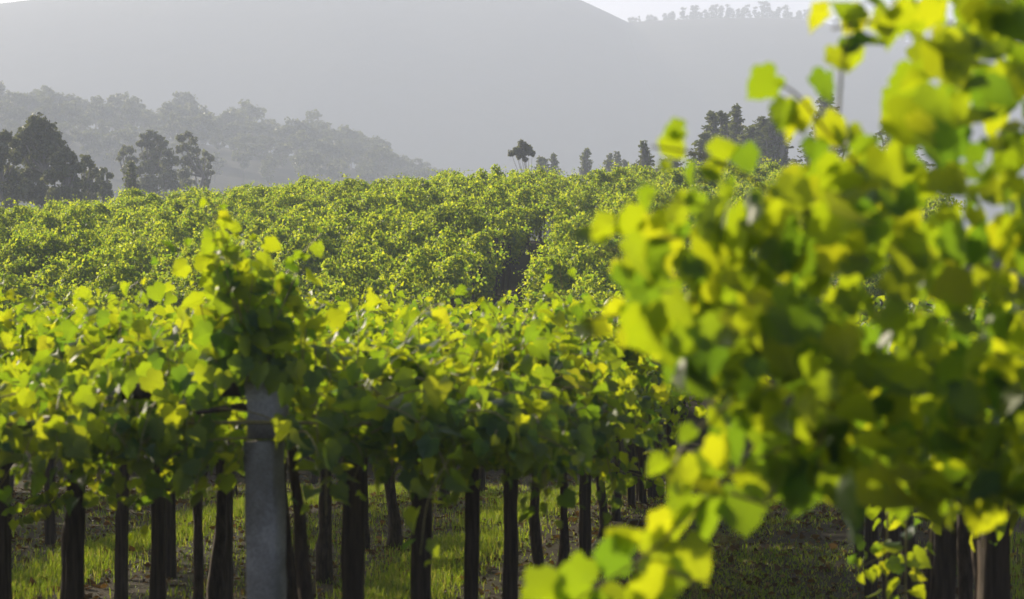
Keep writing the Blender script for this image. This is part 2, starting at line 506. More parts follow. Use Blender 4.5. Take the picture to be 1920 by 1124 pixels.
# ------------------------------------------------------------------ the near pergola
ORD = ['', 'first', 'second', 'third', 'fourth', 'fifth', 'sixth', 'seventh', 'eighth', 'ninth', 'tenth', 'eleventh', 'twelfth', 'thirteenth', 'fourteenth', 'fifteenth', 'sixteenth', 'seventeenth']
AX, AY = 2.3, 2.5
Y0, STEP = 12.1, 2.5
OFF0 = 2.34
corner_clouds = [roof_vine(101, AX, AY, 230, 2, 'xy', peaks=1)]
front_clouds = [roof_vine(111, AX, AY, 240, 2, 'y', peaks=2)]
edge_clouds = [roof_vine(121 + i, AX, AY, 230, 2, 'x', peaks=1 + i % 2) for i in range(4)]
inner_clouds = [roof_vine(141 + i, AX, AY, 210, 1, '', peaks=i % 2) for i in range(4)]
# tall upright tuft that rises above the corner of the pergola
fc = corner_clouds[0]
rg = fc.rg
for i in range(32):
    x = rg.choice((-0.22, -0.20, -0.06, -0.04, 0.10, 0.22)) + rg.normal(0, 0.085)
    hh = np.interp(x, (-0.45, -0.24, -0.20, -0.13, -0.05, 0.03, 0.10, 0.3, 0.5), (0.08, 0.60, 0.72, 0.40, 0.62, 0.36, 0.40, 0.22, 0.1))
    fc.shoot((x, -0.75 + rg.normal(0, .12), 2.33), (rg.normal(0, 0.10), rg.normal(0, 0.1), 1), 1.3 * hh * rg.uniform(0.7, 1.0), 0.3, face=(-0.4, 0.7, 0.25), spread=0.5, smax=0.105, node=0.065)
# the granite post stands clear of the leaves below its cap
LP = np.array(fc.P)
px_, py_ = 0.0, -AY * 0.36
keep = [not (abs(p[0] - px_) < 0.15 and p[1] < py_ + 0.25 and p[2] < 2.36) for p in fc.P]
for nm in ('P', 'N', 'T', 'S'): setattr(fc, nm, [v for v, k_ in zip(getattr(fc, nm), keep) if k_])
fc.canes = [c_ for c_ in fc.canes if not (abs(c_[-1][0] - px_) < 0.15 and c_[-1][1] < py_ + 0.25 and c_[-1][2] < 2.36)]
for x in (-0.62, -0.55, -0.47, -0.40, -0.34, -0.28, -0.22, -0.13, -0.05, 0.03, 0.10, 0.17, 0.25):
    fc.leaf(np.array((x, py_ - 0.12 + rg.normal(0, .02), 2.39 + rg.normal(0, 0.035))), (0.1 + rg.normal(0, .3), -0.8, 0.5), (rg.normal(0, .4), 0, -1), rg.uniform(0.08, 0.115))
MEF = {}
for key, clouds in (('corner', corner_clouds), ('front', front_clouds), ('edge', edge_clouds), ('inner', inner_clouds)):
    MEF[key] = [(c.foliage_mesh('vine_foliage', M_VINE), c.cane_mesh('vine_cane', M_CANE, every=2 if key in ('edge', 'inner') else 1)) for c in clouds]
TRUNKS = [trunk_mesh(200 + i, r=0.038 + 0.007 * (i % 3), lean=((-0.12, 0.1, 0.02, 0.2, -0.05, 0.07)[i], (0.1, -0.1, 0.05, 0.0, 0.12, -0.05)[i])) for i in range(6)]
TRUNK_SLOTS = {5, 6, 8, 9}

def post_mesh(seed, wx, wy, h, name, mat, taper=0.96):
    """hand-cut post: uneven square section, worn corners"""
    rg = np.random.default_rng(seed)
    n = 16
    z = np.linspace(-0.12, h, n)
    ch = 0.10
    sec = np.array([(-1 + ch, -1), (1 - ch, -1), (1, -1 + ch), (1, 1 - ch), (1 - ch, 1), (-1 + ch, 1), (-1, 1 - ch), (-1, -1 + ch)])
    V = []
    for i, zz in enumerate(z):
        t = i / (n - 1)
        k = 1 + (taper - 1) * t
        o = rg.normal(0, 0.0035, (8, 2))
        bend = np.array((0.010 * math.sin(t * 4 + seed), 0.008 * math.cos(t * 3 + seed)))
        V.append(np.column_stack((sec * (wx / 2, wy / 2) * k + o + bend, np.full(8, zz))))
    V = np.vstack(V)
    f4 = [(i * 8 + j, i * 8 + (j + 1) % 8, (i + 1) * 8 + (j + 1) % 8, (i + 1) * 8 + j) for i in range(n - 1) for j in range(8)]
    V = np.vstack((V, [(0, 0, z[0]), (0, 0, z[-1] + 0.004)]))
    c0, c1 = n * 8, n * 8 + 1
    f3 = [(c0, (j + 1) % 8, j) for j in range(8)] + [(c1, (n - 1) * 8 + j, (n - 1) * 8 + (j + 1) % 8) for j in range(8)]
    me = mesh_from(name, V, [f3, f4], mat, smooth=False)
    return me

# granite corner post: shaft, joint, cap block
gp = row_point(OFF0 - 0.02, Y0)
g = empty('granite_post', gp, R(-18))
tag(g, 'rough grey granite post holding up the corner of the pergola', 'post')
link('shaft', post_mesh(301, 0.138, 0.138, 2.115, 'granite_shaft', M_GRANITE, taper=0.97), g)
cb = link('cap_block', post_mesh(302, 0.136, 0.136, 0.155, 'granite_cap', M_GRANITE, taper=0.97), g)
cb.location = (0.003, 0, 2.245)
cap = cb
# shorten the block's own buried end: it starts above the joint
me = cb.data
for v in me.vertices:
    if v.co.z < 0: v.co.z = -0.118 + 0.0
bm_loc = g.location
# beam that leaves the post along the front of the pergola
bmx = MB()
P = np.array([(-0.10, 0, 0), (-0.25, 0.06, -0.01), (-0.5, 0.12, -0.02), (-0.9, 0.20, -0.03)])
bmx.tube(P, [0.04, 0.038, 0.036, 0.036], seg=10, rough=0.03)
bo = link('wooden_beam', bmx.mesh('wooden_beam', M_WOOD), None, (gp[0], gp[1] + 0.06, 2.315), 0)
tag(bo, 'dark wooden beam running from the granite post top into the leaves', 'beam')

wood_meshes = [post_mesh(310 + i, 0.100 + 0.010 * (i % 3), 0.105, 2.36, 'wooden_post', M_WOOD) for i in range(5)]
def wood_post(loc, rz, i, label, group=None):
    o = link('wooden_post', wood_meshes[i % 5], None, loc, rz)
    tag(o, label, 'post', group)
    return o

n_row0 = 17
for n in range(n_row0):
    Y = Y0 + n * STEP
    loc = row_point(OFF0, Y)
    if 1 <= n <= 11 and n not in TRUNK_SLOTS:
        wood_post(loc, R(-6 + (n * 37) % 9), n, f'dark upright wooden post, {ORD[n]} support behind the granite post along the alley', 'posts along the alley')
    elif n > 11 and n % 2 == 0:
        wood_post(loc, R(-6), n, f'dark wooden post deep in the shade, {ORD[n]} support behind the granite post', 'posts along the alley')

ROWS = [OFF0, 4.95, 9.05, 12.9, 15.1, 17.3]
for k, off in enumerate(ROWS):
    for n in range(n_row0):
        Y = Y0 + (n + (0.0 if k == 0 else -0.06 * k)) * STEP + AY * 0.36
        X = ROW_TAN * Y - off
        if X < -0.18 * Y - 6.8: continue  # rows run on unseen past the left edge, added for their shade
        loc = row_point(off, Y)
        if k == 0 and n == 0: key, lab, grp = 'corner', 'leafy grape vine with a tall upright tuft above the granite corner post', None
        elif n == 0: key, lab, grp = 'front', 'unseen filler grape vine added at the pergola front to shade its leaves', 'vines along the pergola front'
        elif k == 0:
            key = 'edge'
            if n in TRUNK_SLOTS: lab, grp = f'alley-edge grape vine with twisted bare trunk standing {ORD[n]} behind the granite post', 'vines along the alley edge'
            else: lab, grp = f'alley-edge grape vine hanging its leaves over the {ORD[n]} support behind the granite post', 'vines along the alley edge'
        else:
            key, lab, grp = 'inner', 'unseen filler grape vine closing a roof gap to shade the front leaves', 'vines forming the near pergola roof'
        fol, cane = MEF[key][(n + 2 * k) % len(MEF[key])]
        tr = TRUNKS[(n * 2 + k) % 6] if (k == 0 and (n in TRUNK_SLOTS or n in (0, 11, 13, 15))) or (k and n % 3 == 1) else None
        if k == 0:
            toff = (0.0, -AY * 0.36) if n in TRUNK_SLOTS else (-0.07, -AY * 0.36 + 0.35)
            if n == 0: toff = (0.14, -0.25)
        else:
            toff = (rng.normal(0, 0.1), rng.normal(0, 0.2))
        add_vine(loc, -ROW_ANG, fol, tr, cane, lab, grp, trunk_off=toff)

for n in range(3):  # filler vines out of view, added to keep sun off the front fringe
    Y = Y0 + n * STEP + AY * 0.36
    fol, cane = MEF['front' if n == 0 else 'inner'][0]
    add_vine(row_point(7.0, Y), -ROW_ANG, fol, None, cane, 'unseen filler grape vine closing a roof gap to shade the front leaves' if n else 'unseen filler grape vine added at the pergola front to shade its leaves', 'vines forming the near pergola roof' if n else 'vines along the pergola front')

# posts standing inside the pergola, at the places the photograph shows them
inside = [(8, 22, 'wooden post at the very edge of the view under the pergola'),
          (95, 31, 'short looking dark post far back in the shade under the garland of leaves'),
          (142, 19, 'thick dark wooden post wrapped by a vine trunk near the garland of bright leaves'),
          (228, 25, 'slim dark post between two sunlit grass patches under the pergola'),
          (295, 22, 'greyish wooden post in front of a second dark post under the pergola'),
          (320, 27.6, 'dark post half hidden behind the greyish wooden post'),
          (425, 24, 'brown wooden post beside a leaning vine trunk near the granite post'),
          (836, 37.8, 'thin distant post standing alone on the shaded litter under the pergola'),
          (905, 49, 'tiny dark post at the far end of the shade under the pergola')]
for i, (px, Y, lab) in enumerate(inside):
    X = (px - 960) / FPX * Y
    wood_post((X, Y, float(gz(X, Y))), R(-6 + 5 * (i % 3)), i, lab, 'posts under the pergola')

# extra bare trunks seen under the roof belong to vines of their own
extra = [(112, 20, 0.05, (0.22, 0.0), 'bent grape vine trunk leaning against the thick post by the garland'),
         (607, 26.9, 0.055, (-0.05, 0.0), 'gnarled grape vine trunk rooted in the shade between two pergola posts'),
         (735, 30.7, 0.055, (-0.06, 0.1), 'crooked grape vine trunk on the shaded litter behind the second post'),
         (400, 20, 0.045, (-0.14, 0.0), 'leaning grape vine trunk next to the brown post'),
         (548, 19, 0.055, (-0.10, 0.0), 'brown grape vine trunk just behind the granite post')]
for i, (px, Y, r_, lean, lab) in enumerate(extra):
    X = (px - 960) / FPX * Y
    fol, cane = MEF['inner'][i % 4]
    add_vine((X, Y, float(gz(X, Y))), -ROW_ANG + 1.57 * i, fol, trunk_mesh(260 + i, r=r_, lean=lean), cane, lab, 'vines forming the near pergola roof')

# ------------------------------------------------------------------ right-hand row beyond the alley
OFFR = -0.85
right_edge = [roof_vine(171 + i, AX, AY, 160, 1, 'x', peaks=1) for i in range(2)]
MER = [(c.foliage_mesh('vine_foliage', M_VINE), c.cane_mesh('vine_cane', M_CANE, every=2)) for c in right_edge]
for n in range(16):
    Y = 12.4 + n * STEP
    x, y, z = row_point(OFFR, Y)
    fol, cane = MER[n % 2]
    add_vine((x + 0.75, y, z), math.pi - ROW_ANG, fol, TRUNKS[n % 6], cane, f'grape vine of the shaded row across the alley, {ORD[n + 1]} behind the big blurred vine', 'vines of the row across the alley', trunk_off=(0.70, 0.5))
for i, (px, Y, lab) in enumerate([(1865, 12.4, 'thick pale edged post catching sun at one corner beneath the big blurred vine'),
                                  (1772, 15.5, 'broad shaded grey post next to the sunlit edged post'),
                                  (1668, 19.5, 'dark post with pale dry stems beside it across the alley'),
                                  (1632, 24.5, 'dark post close behind the post with pale stems'),
                                  (1610, 29.5, 'slender dark post at the mouth of the row across the alley')]):
    X = (px - 960) / FPX * Y
    wood_post((X, Y, float(gz(X, Y))), R(20 if i == 0 else -6), i + 1, lab, 'posts of the row across the alley')

# ------------------------------------------------------------------ foreground vine
rg = np.random.default_rng(401)
fv = Cloud(rg, 2)
SILH = [(2350, -60), (1700, -60), (1650, 0), (1760, 60), (1690, 150), (1650, 260), (1560, 300), (1450, 330), (1360, 375), (1260, 385), (1180, 440), (1150, 510), (1190, 600), (1230, 650), (1290, 690), (1380, 740), (1450, 800), (1540, 870), (1650, 940), (1780, 960), (1920, 930), (2350, 940)]
def inside_poly(x, y, poly):
    c = False
    j = len(poly) - 1
    for i in range(len(poly)):
        xi, yi = poly[i]; xj, yj = poly[j]
        if (yi > y) != (yj > y) and x < (xj - xi) * (y - yi) / (yj - yi) + xi: c = not c
        j = i
    return c
cnt = 0
while cnt < 1420:
    px = rg.uniform(1150, 2350); py = rg.uniform(-60, 980)
    if not inside_poly(px, py, SILH): continue
    # sparser towards the alley side
    if py < 640 and rg.random() < 0.42: continue
    if px < 1500 and rg.random() < 0.15: continue
    Y = rg.uniform(5.0, 6.5) if px > 1500 else rg.uniform(5.1, 6.1)
    p = at(px, py, Y)
    n = unit(to_sun * np.array((0.55, 0.75, 0.5)) + rg.normal(0, 0.42, 3))
    t = np.array((0, 0, -1.0)) + rg.normal(0, 0.5, 3)
    fv.leaf(p, n, t, rg.uniform(0.042, 0.076) if rg.random() < 0.85 else rg.uniform(0.076, 0.10))
    cnt += 1
def px_shoot(pts, leaves, smin, smax, jitter=14, facing=None, spread=0.3):
    P = np.array([at(*p) for p in pts])
    seg = np.linalg.norm(np.diff(P, axis=0), axis=1); s = np.concatenate(([0], np.cumsum(seg)))
    u = np.linspace(0, s[-1], 40)
    path = np.column_stack([np.interp(u, s, P[:, i]) for i in range(3)])
    k = np.ones(7) / 7
    path[3:-3] = np.column_stack([np.convolve(path[:, i], k, mode='valid') for i in range(3)])
    fv.canes.append(path)
    side = 1
    for i in range(leaves):
        f = (i + 0.6) / leaves
        q = path[min(39, int(f * 39))]
        d = path[min(39, int(f * 39) + 1)] - path[max(0, int(f * 39) - 1)]
        side = -side
        lat = unit(np.cross(d, (0, -1, 0)) + 1e-6) * side
        o = lat * rg.uniform(0.01, 0.035) + rg.normal(0, 0.012, 3)
        n = unit((to_sun * (0.4, 0.9, 0.35) if facing is None else np.array(facing)) + rg.normal(0, spread, 3))
        fv.leaf(q + o, n, lat * 0.5 + np.array((0, 0, -0.8)) + rg.normal(0, 0.3, 3), smin + (smax - smin) * rg.random())
px_shoot([(1700, 720, 5.7), (1560, 800, 5.6), (1470, 840, 5.5), (1370, 880, 5.45), (1300, 960, 5.4), (1230, 1030, 5.35), (1160, 1075, 5.3), (1060, 1140, 5.3)], 34, 0.06, 0.105)
px_shoot([(1560, 330, 5.6), (1572, 220, 5.6), (1580, 100, 5.6), (1600, 40, 5.6)], 4, 0.05, 0.08)
px_shoot([(1700, 20, 5.7), (1640, 40, 5.65), (1560, 55, 5.6)], 13, 0.035, 0.065)
px_shoot([(1640, 340, 5.6), (1560, 260, 5.5), (1490, 170, 5.5), (1440, 150, 5.5)], 12, 0.045, 0.08)
px_shoot([(1640, 400, 5.6), (1500, 400, 5.5), (1370, 310, 5.5), (1300, 285, 5.5), (1220, 275, 5.5)], 20, 0.03, 0.065)
px_shoot([(1500, 480, 5.6), (1350, 440, 5.5), (1220, 450, 5.5), (1120, 480, 5.5)], 24, 0.035, 0.075)
px_shoot([(1450, 420, 5.6), (1300, 380, 5.5), (1215, 370, 5.5)], 12, 0.03, 0.055)
px_shoot([(1450, 590, 5.6), (1300, 560, 5.5), (1180, 590, 5.5), (1090, 600, 5.5)], 20, 0.035, 0.075)
px_shoot([(1480, 620, 5.6), (1340, 640, 5.5), (1240, 640, 5.5)], 14, 0.04, 0.08)
px_shoot([(1560, 760, 5.6), (1530, 850, 5.5), (1560, 930, 5.5)], 5, 0.09, 0.12)
px_shoot([(1420, 640, 5.6), (1390, 740, 5.5), (1290, 820, 5.4), (1255, 890, 5.4)], 12, 0.035, 0.075)
fx, fy = 1.75, 5.9
root_loc = np.array((fx, fy, float(gz(fx, fy))))
fvo = empty('grape_vine', root_loc)
tag(fvo, 'big blurred sunlit grape vine reaching into the alley close to the viewer', 'vine')
fv.P = [p - root_loc for p in fv.P]
fv.canes = [c - root_loc for c in fv.canes]
link('foliage', fv.foliage_mesh('foreground_foliage', M_VINE), fvo)
for c in fv.canes:
    mb = MB(); mb.tube(c, np.linspace(0.0045, 0.0022, len(c)), seg=6, cap=False)
    link('cane', mb.mesh('shoot_cane', M_CANE), fvo)
link('trunk', trunk_mesh(280, r=0.06, lean=(-0.1, 0.0)), fvo)
# tendrils, forked and curling
for pts in ([(1370, 925, 5.4), (1430, 945, 5.4), (1445, 960, 5.4), (1450, 985, 5.38)], [(1430, 945, 5.4), (1450, 925, 5.42), (1452, 912, 5.42)],
            [(1340, 995, 5.35), (1358, 1020, 5.35), (1352, 1045, 5.33)], [(1250, 1070, 5.3), (1300, 1090, 5.3), (1330, 1092, 5.3)], [(1290, 1085, 5.3), (1305, 1110, 5.3), (1298, 1130, 5.3)],
            [(1355, 1010, 5.35), (1385, 1016, 5.35), (1398, 1012, 5.35)]):
    P = np.array([at(*p) for p in pts]) - root_loc
    mb = MB(); mb.tube(P, np.linspace(0.0045, 0.0022, len(P)), seg=5)
    link('tendril', mb.mesh('tendril', M_CANE), fvo)

# ------------------------------------------------------------------ loose hanging shoots below the roofs (each a vine shoot of its own vine)
def hanging_shoot(pts, n, smin, smax, label, facing=(-0.3, 0.8, 0.3), level=2, stem_r=0.004, name='vine_shoot', spread=0.35, off=0.03):
    c = Cloud(np.random.default_rng(int(abs(pts[0][0])) + n), level)
    P = np.array([at(*p) for p in pts])
    base = P[0].copy()
    u = np.linspace(0, len(P) - 1, 36)
    path = np.column_stack([np.interp(u, range(len(P)), P[:, i]) for i in range(3)]) - base
    side = 1
    for i in range(n):
        j = min(35, int((i + .5) / n * 36)); side = -side
        d = path[min(35, j + 1)] - path[max(0, j - 1)]
        lat = unit(np.cross(d, (0, -1, 0)) + 1e-6) * side
        c.leaf(path[j] + lat * off, unit(np.array(facing) + c.rg.normal(0, spread, 3)), lat * 0.6 + np.array((0, 0, -0.5)) + c.rg.normal(0, 0.2, 3), smin + (smax - smin) * c.rg.random())
    o = empty(name, base); tag(o, label, 'vine shoot')
    link('foliage', c.foliage_mesh('shoot_foliage', M_VINE), o)
    mb = MB(); mb.tube(path, np.linspace(stem_r, stem_r * 0.6, 36), seg=5); link('stem', mb.mesh('shoot_stem', M_CANE), o)
    return o
hanging_shoot([(125, 915, 17), (100, 935, 17), (60, 955, 17), (18, 972, 17)], 22, 0.05, 0.075, 'garland of small backlit leaves hanging free beneath the shaded pergola')
hanging_shoot([(335, 850, 21), (330, 880, 21), (326, 905, 21)], 7, 0.07, 0.10, 'small bright leaf cluster hanging in the shade above a dark post')
hanging_shoot([(190, 885, 20), (184, 905, 20), (180, 915, 20)], 5, 0.06, 0.09, 'little sunlit leaf sprig beside the thick dark post')
hanging_shoot([(1080, 855, 22), (1130, 880, 22), (1180, 885, 22.5), (1240, 905, 23)], 22, 0.06, 0.10, 'long trailing shoot drooping into the alley from the pergola edge', facing=(0.3, -0.6, 0.5))
hanging_shoot([(1700, 960, 11.5), (1699, 1040, 11.5), (1697, 1124, 11.5), (1696, 1180, 11.5)], 14, 0.055, 0.10, 'leafy shoot on a pale stem hanging below the big blurred vine', stem_r=0.005, spread=0.6)
hanging_shoot([(1664, 960, 11.8), (1663, 1040, 11.8), (1661, 1124, 11.8), (1660, 1180, 11.8)], 6, 0.05, 0.08, 'pale bare stem with few leaves hanging beside the leafy stem', stem_r=0.005, spread=0.6)
hanging_shoot([(1680, 1030, 11.6), (1650, 1045, 11.6), (1600, 1070, 11.6)], 14, 0.035, 0.055, 'small bright side shoot pointing into the alley from the hanging stems')

# ------------------------------------------------------------------ vineyard on the slope behind
FAX, FAY = 3.0, 2.9
def mound_vine(seed, ax, ay, fringe='', H=2.05, nfill=6000, nsp=120):
    """thick leafy mounds with many short upright canes: origin at the foot"""
    rg = np.random.default_rng(seed)
    c = Cloud(rg, 0)
    nb = 6
    bx = rg.uniform(-0.5, 0.5, nb) * ax; by = rg.uniform(-0.5, 0.5, nb) * ay
    bh = rg.uniform(0.2, 1.3, nb); bw = rg.uniform(0.32, 0.68, nb)
    def top(x, y):
        return H + np.max(bh * np.exp(-((x - bx) ** 2 + (y - by) ** 2) / (2 * bw ** 2))) - 0.12
    for i in range(nfill):
        x = rg.uniform(-0.5, 0.5) * ax; y = rg.uniform(-0.5, 0.5) * ay
        z = top(x, y)
        e = 0.08
        n = unit(np.array((-(top(x + e, y) - z) / e, -(top(x, y + e) - z) / e, 1.0)) + rg.normal(0, 0.65, 3))
        z = z - rg.uniform(0, 1) ** 1.6 * 0.38
        c.leaf(np.array((x, y, z)), n, np.array((rg.normal(0, .5), rg.normal(0, .5), -0.8)), rg.uniform(0.06, 0.11))
    for i in range(nsp):
        q = int(rg.integers(0, nb))
        x = bx[q] + rg.normal(0, 1) * bw[q]; y = by[q] + rg.normal(0, 1) * bw[q]
        x = np.clip(x, -ax * .55, ax * .55); y = np.clip(y, -ay * .55, ay * .55)
        d = (rg.normal(0, 0.55), rg.normal(0, 0.55), 1)
        c.shoot((x, y, top(x, y) - 0.08), d, rg.uniform(0.2, 0.62), rg.uniform(1.0, 5), face=FACE, spread=0.8, smax=0.09, node=0.045, petiole=0.05, tip=0.6)
    if 'x' in fringe:
        for i in range(int(ay * 26)):
            y = rg.uniform(-0.5, 0.5) * ay
            d = (rg.uniform(0.4, 1.0), rg.normal(0, 0.4), rg.uniform(-0.3, 0.4))
            c.shoot((ax * 0.40 + rg.uniform(-0.35, 0.15), y, H + rg.uniform(-0.4, 0.1)), d, rg.uniform(0.3, 0.9), rg.uniform(4, 8), face=(0.65, -0.35, 0.45), spread=0.6, smax=0.12, node=0.07)
    return c
far_clouds = [mound_vine(501 + i, FAX * 1.08, FAY * 1.08) for i in range(8)]
far_edge = [mound_vine(521 + i, FAX * 1.06, FAY * 1.06, 'x') for i in range(3)]
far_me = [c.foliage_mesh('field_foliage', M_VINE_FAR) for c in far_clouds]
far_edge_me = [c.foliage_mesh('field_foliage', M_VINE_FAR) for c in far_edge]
def gap_x(Y): return -0.81 + 0.0638 * (Y - 62)
GAP_ANG = math.atan(0.0638)
n_far = 0
Y = 58.5
ri = 0
while Y < 134:
    for side in (-1, 1):
        for j in range(12):
            off = (0.93 if Y < 85 else 0.8) + FAX / 2 + j * FAX
            X = gap_x(Y) + side * off + rng.normal(0, 0.12)
            px = 960 + X / Y * FPX
            if px < -1.75 / Y * FPX or px > 1600 + 1.6 / Y * FPX: continue
            if side == 1 and px > 1500 and Y < 70: continue
            yy = Y + rng.normal(0, 0.15)
            z = float(gz(X, yy)) + rng.normal(0, 0.10)
            slope = math.atan((float(gz(X, yy + 0.5)) - float(gz(X, yy - 0.5))))
            if Y > 124: lab, grp = 'grape vine on the crest of the slope against the misty trees', 'vines on the crest of the slope'
            elif j == 0 and side == -1: lab, grp = 'grape vine edging the shaded gap that climbs the slope, posts beneath', 'vines on the shaded side of the gap'
            elif j == 0: lab, grp = 'grape vine on the sunlit side of the narrow gap climbing the slope', 'vines on the sunlit side of the gap'
            elif side == -1: lab, grp = 'grape vine in the broad leafy carpet on the slope before the tall gum trees', 'vines of the broad slope carpet'
            else: lab, grp = 'grape vine in the leafy block between the slope gap and the big blurred vine', 'vines of the block beyond the alley'
            if j == 0 and side == -1:
                fol, rz = far_edge_me[ri % 3], -GAP_ANG
            else:
                fol, rz = far_me[int(rng.integers(0, 8))], -GAP_ANG + (math.pi if rng.random() < 0.5 else 0)
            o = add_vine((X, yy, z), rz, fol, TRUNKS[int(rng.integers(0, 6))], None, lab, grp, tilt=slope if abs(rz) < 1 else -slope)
            n_far += 1
    Y += FAY
    ri += 1
print('far vines', n_far)
for i in range(10):
    Y = 60.5 + i * 2.9
    X = gap_x(Y) - 0.85
    wood_post((X, Y, float(gz(X, Y)) + 0.0), -GAP_ANG, i, f'dark post under the edge of the slope vines, {ORD[i + 1]} up the gap', 'posts up the slope gap')

# ------------------------------------------------------------------ grass
def grass_blades(pts, hmin, hmax, wd, rg, bend=0.5):
    m = len(pts)
    az = rg.uniform(0, 6.283, m); h = rg.uniform(hmin, hmax, m) * (0.6 + 0.4 * rg.random(m))
    b = rg.uniform(0.1, bend, m) * h
    baz = rg.uniform(0, 6.283, m)
    ww = wd * rg.uniform(0.6, 1.3, m)
    sx, sy = np.cos(az) * ww / 2, np.sin(az) * ww / 2
    V = np.zeros((m, 5, 3))
    V[:, 0] = pts + np.stack((sx, sy, np.full(m, -0.01)), 1); V[:, 1] = pts - np.stack((sx, sy, np.full(m, 0.01)), 1)
    mid = pts + np.stack((np.cos(baz) * b * 0.3, np.sin(baz) * b * 0.3, h * 0.6), 1)
    V[:, 2] = mid - np.stack((sx * .8, sy * .8, 0 * h), 1); V[:, 3] = mid + np.stack((sx * .8, sy * .8, 0 * h), 1)
    V[:, 4] = pts + np.stack((np.cos(baz) * b, np.sin(baz) * b, h), 1)
    base = np.arange(m) * 5
    q = np.stack((base, base + 1, base + 2, base + 3), 1)
    t = np.stack((base + 3, base + 2, base + 4), 1)
    return V.reshape(-1, 3), t, q
rg = np.random.default_rng(77)
allV, allT, allQ = [], [], []
nb = 0
def put_grass(pts, *a, **k):
    global nb
    V, t, q = grass_blades(pts, *a, rg=rg, **k)
    allV.append(V); allT.append(t + nb); allQ.append(q + nb); nb += len(V)
def strip_pts(off, width, y0, y1, n, patch=0.5):
    Y = rg.uniform(y0, y1, n)
    o = off + rg.normal(0, width / 2.4, n)
    keep = (np.sin(Y * 1.3 + o * 2.2 + off) + np.sin(Y * 0.47 + 2 * off) + rg.normal(0, 0.5, n)) > -1.1 + patch * 0.6
    Y, o = Y[keep], o[keep]
    X = ROW_TAN * Y - o
    return np.stack((X, Y, gz(X, Y)), 1)
for off in (3.75, 7.4):
    put_grass(strip_pts(off, 0.62, 20, 52, 42000, 0.0), 0.05, 0.15, 0.009)
for off in (5.6, 9.6):
    put_grass(strip_pts(off, 0.9, 22, 52, 5000, 1.2), 0.05, 0.14, 0.010)
put_grass(strip_pts(0.7, 1.7, 22, 56, 26000, 0.8), 0.02, 0.07, 0.012, bend=1.2)
put_grass(strip_pts(-2.2, 1.1, 16, 50, 12000, 0.2), 0.06, 0.18, 0.010)
put_grass(strip_pts(6.0, 8.0, 20, 54, 40000, 0.7), 0.02, 0.07, 0.012, bend=1.2)
tag(link('grass', mesh_from('grass', np.vstack(allV), [np.vstack(allT), np.vstack(allQ)], M_GRASS)), 'patchy grass growing in sunlit strips under the pergola and along the alley', 'grass', kind='stuff')

# fallen leaves and clods over the soil
M_LITTER = leaf_mat('dead_leaf', [(0.0, (0.04, 0.026, 0.013)), (0.5, (0.085, 0.055, 0.026)), (1.0, (0.20, 0.14, 0.065))], [(0.0, (0.08, 0.04, 0.01)), (1.0, (0.30, 0.18, 0.05))], rough=0.8, fac=0.25, spec=0.1)
m = 12000
ly = rg.uniform(19, 56, m); lx = rg.uniform(-0.185, 0.185, m) * ly
lp = np.stack((lx, ly, gz(lx, ly) + rg.uniform(0.002, 0.03, m)), 1)
ln = np.array((0, 0, 1.0)) + rg.normal(0, 0.45, (m, 3))
V, F = leaves_geo(lp, ln, rg.normal(0, 1, (m, 3)), rg.uniform(0.03, 0.10, m), 0, rg)
tag(link('dead_leaves', mesh_from('dead_leaves', V, [F], M_LITTER)), 'brown fallen leaves scattered over the soil under the vines', 'dead leaves', kind='stuff')

# ------------------------------------------------------------------ trees
def puff(c, rad, n, size, rg, flat=0.75):
    """leaf clumps spread through one puff of crown, denser at the skin"""
    d = unit(rg.normal(0, 1, (n, 3)))
    r = rad * rg.uniform(0.25, 1.0, n) ** 0.5 * (1 + 0.18 * np.sin(d[:, 0] * 5 + c[2]) + 0.15 * np.sin(d[:, 1] * 7 + c[0]))
    p = np.asarray(c) + d * r[:, None] * (1, 1, flat)
    nn = unit(d + rg.normal(0, 0.8, (n, 3)))
    t = np.array((0, 0, -1.0)) + rg.normal(0, 0.6, (n, 3))
    return p, nn, t, size * rg.uniform(0.5, 1.3, n)

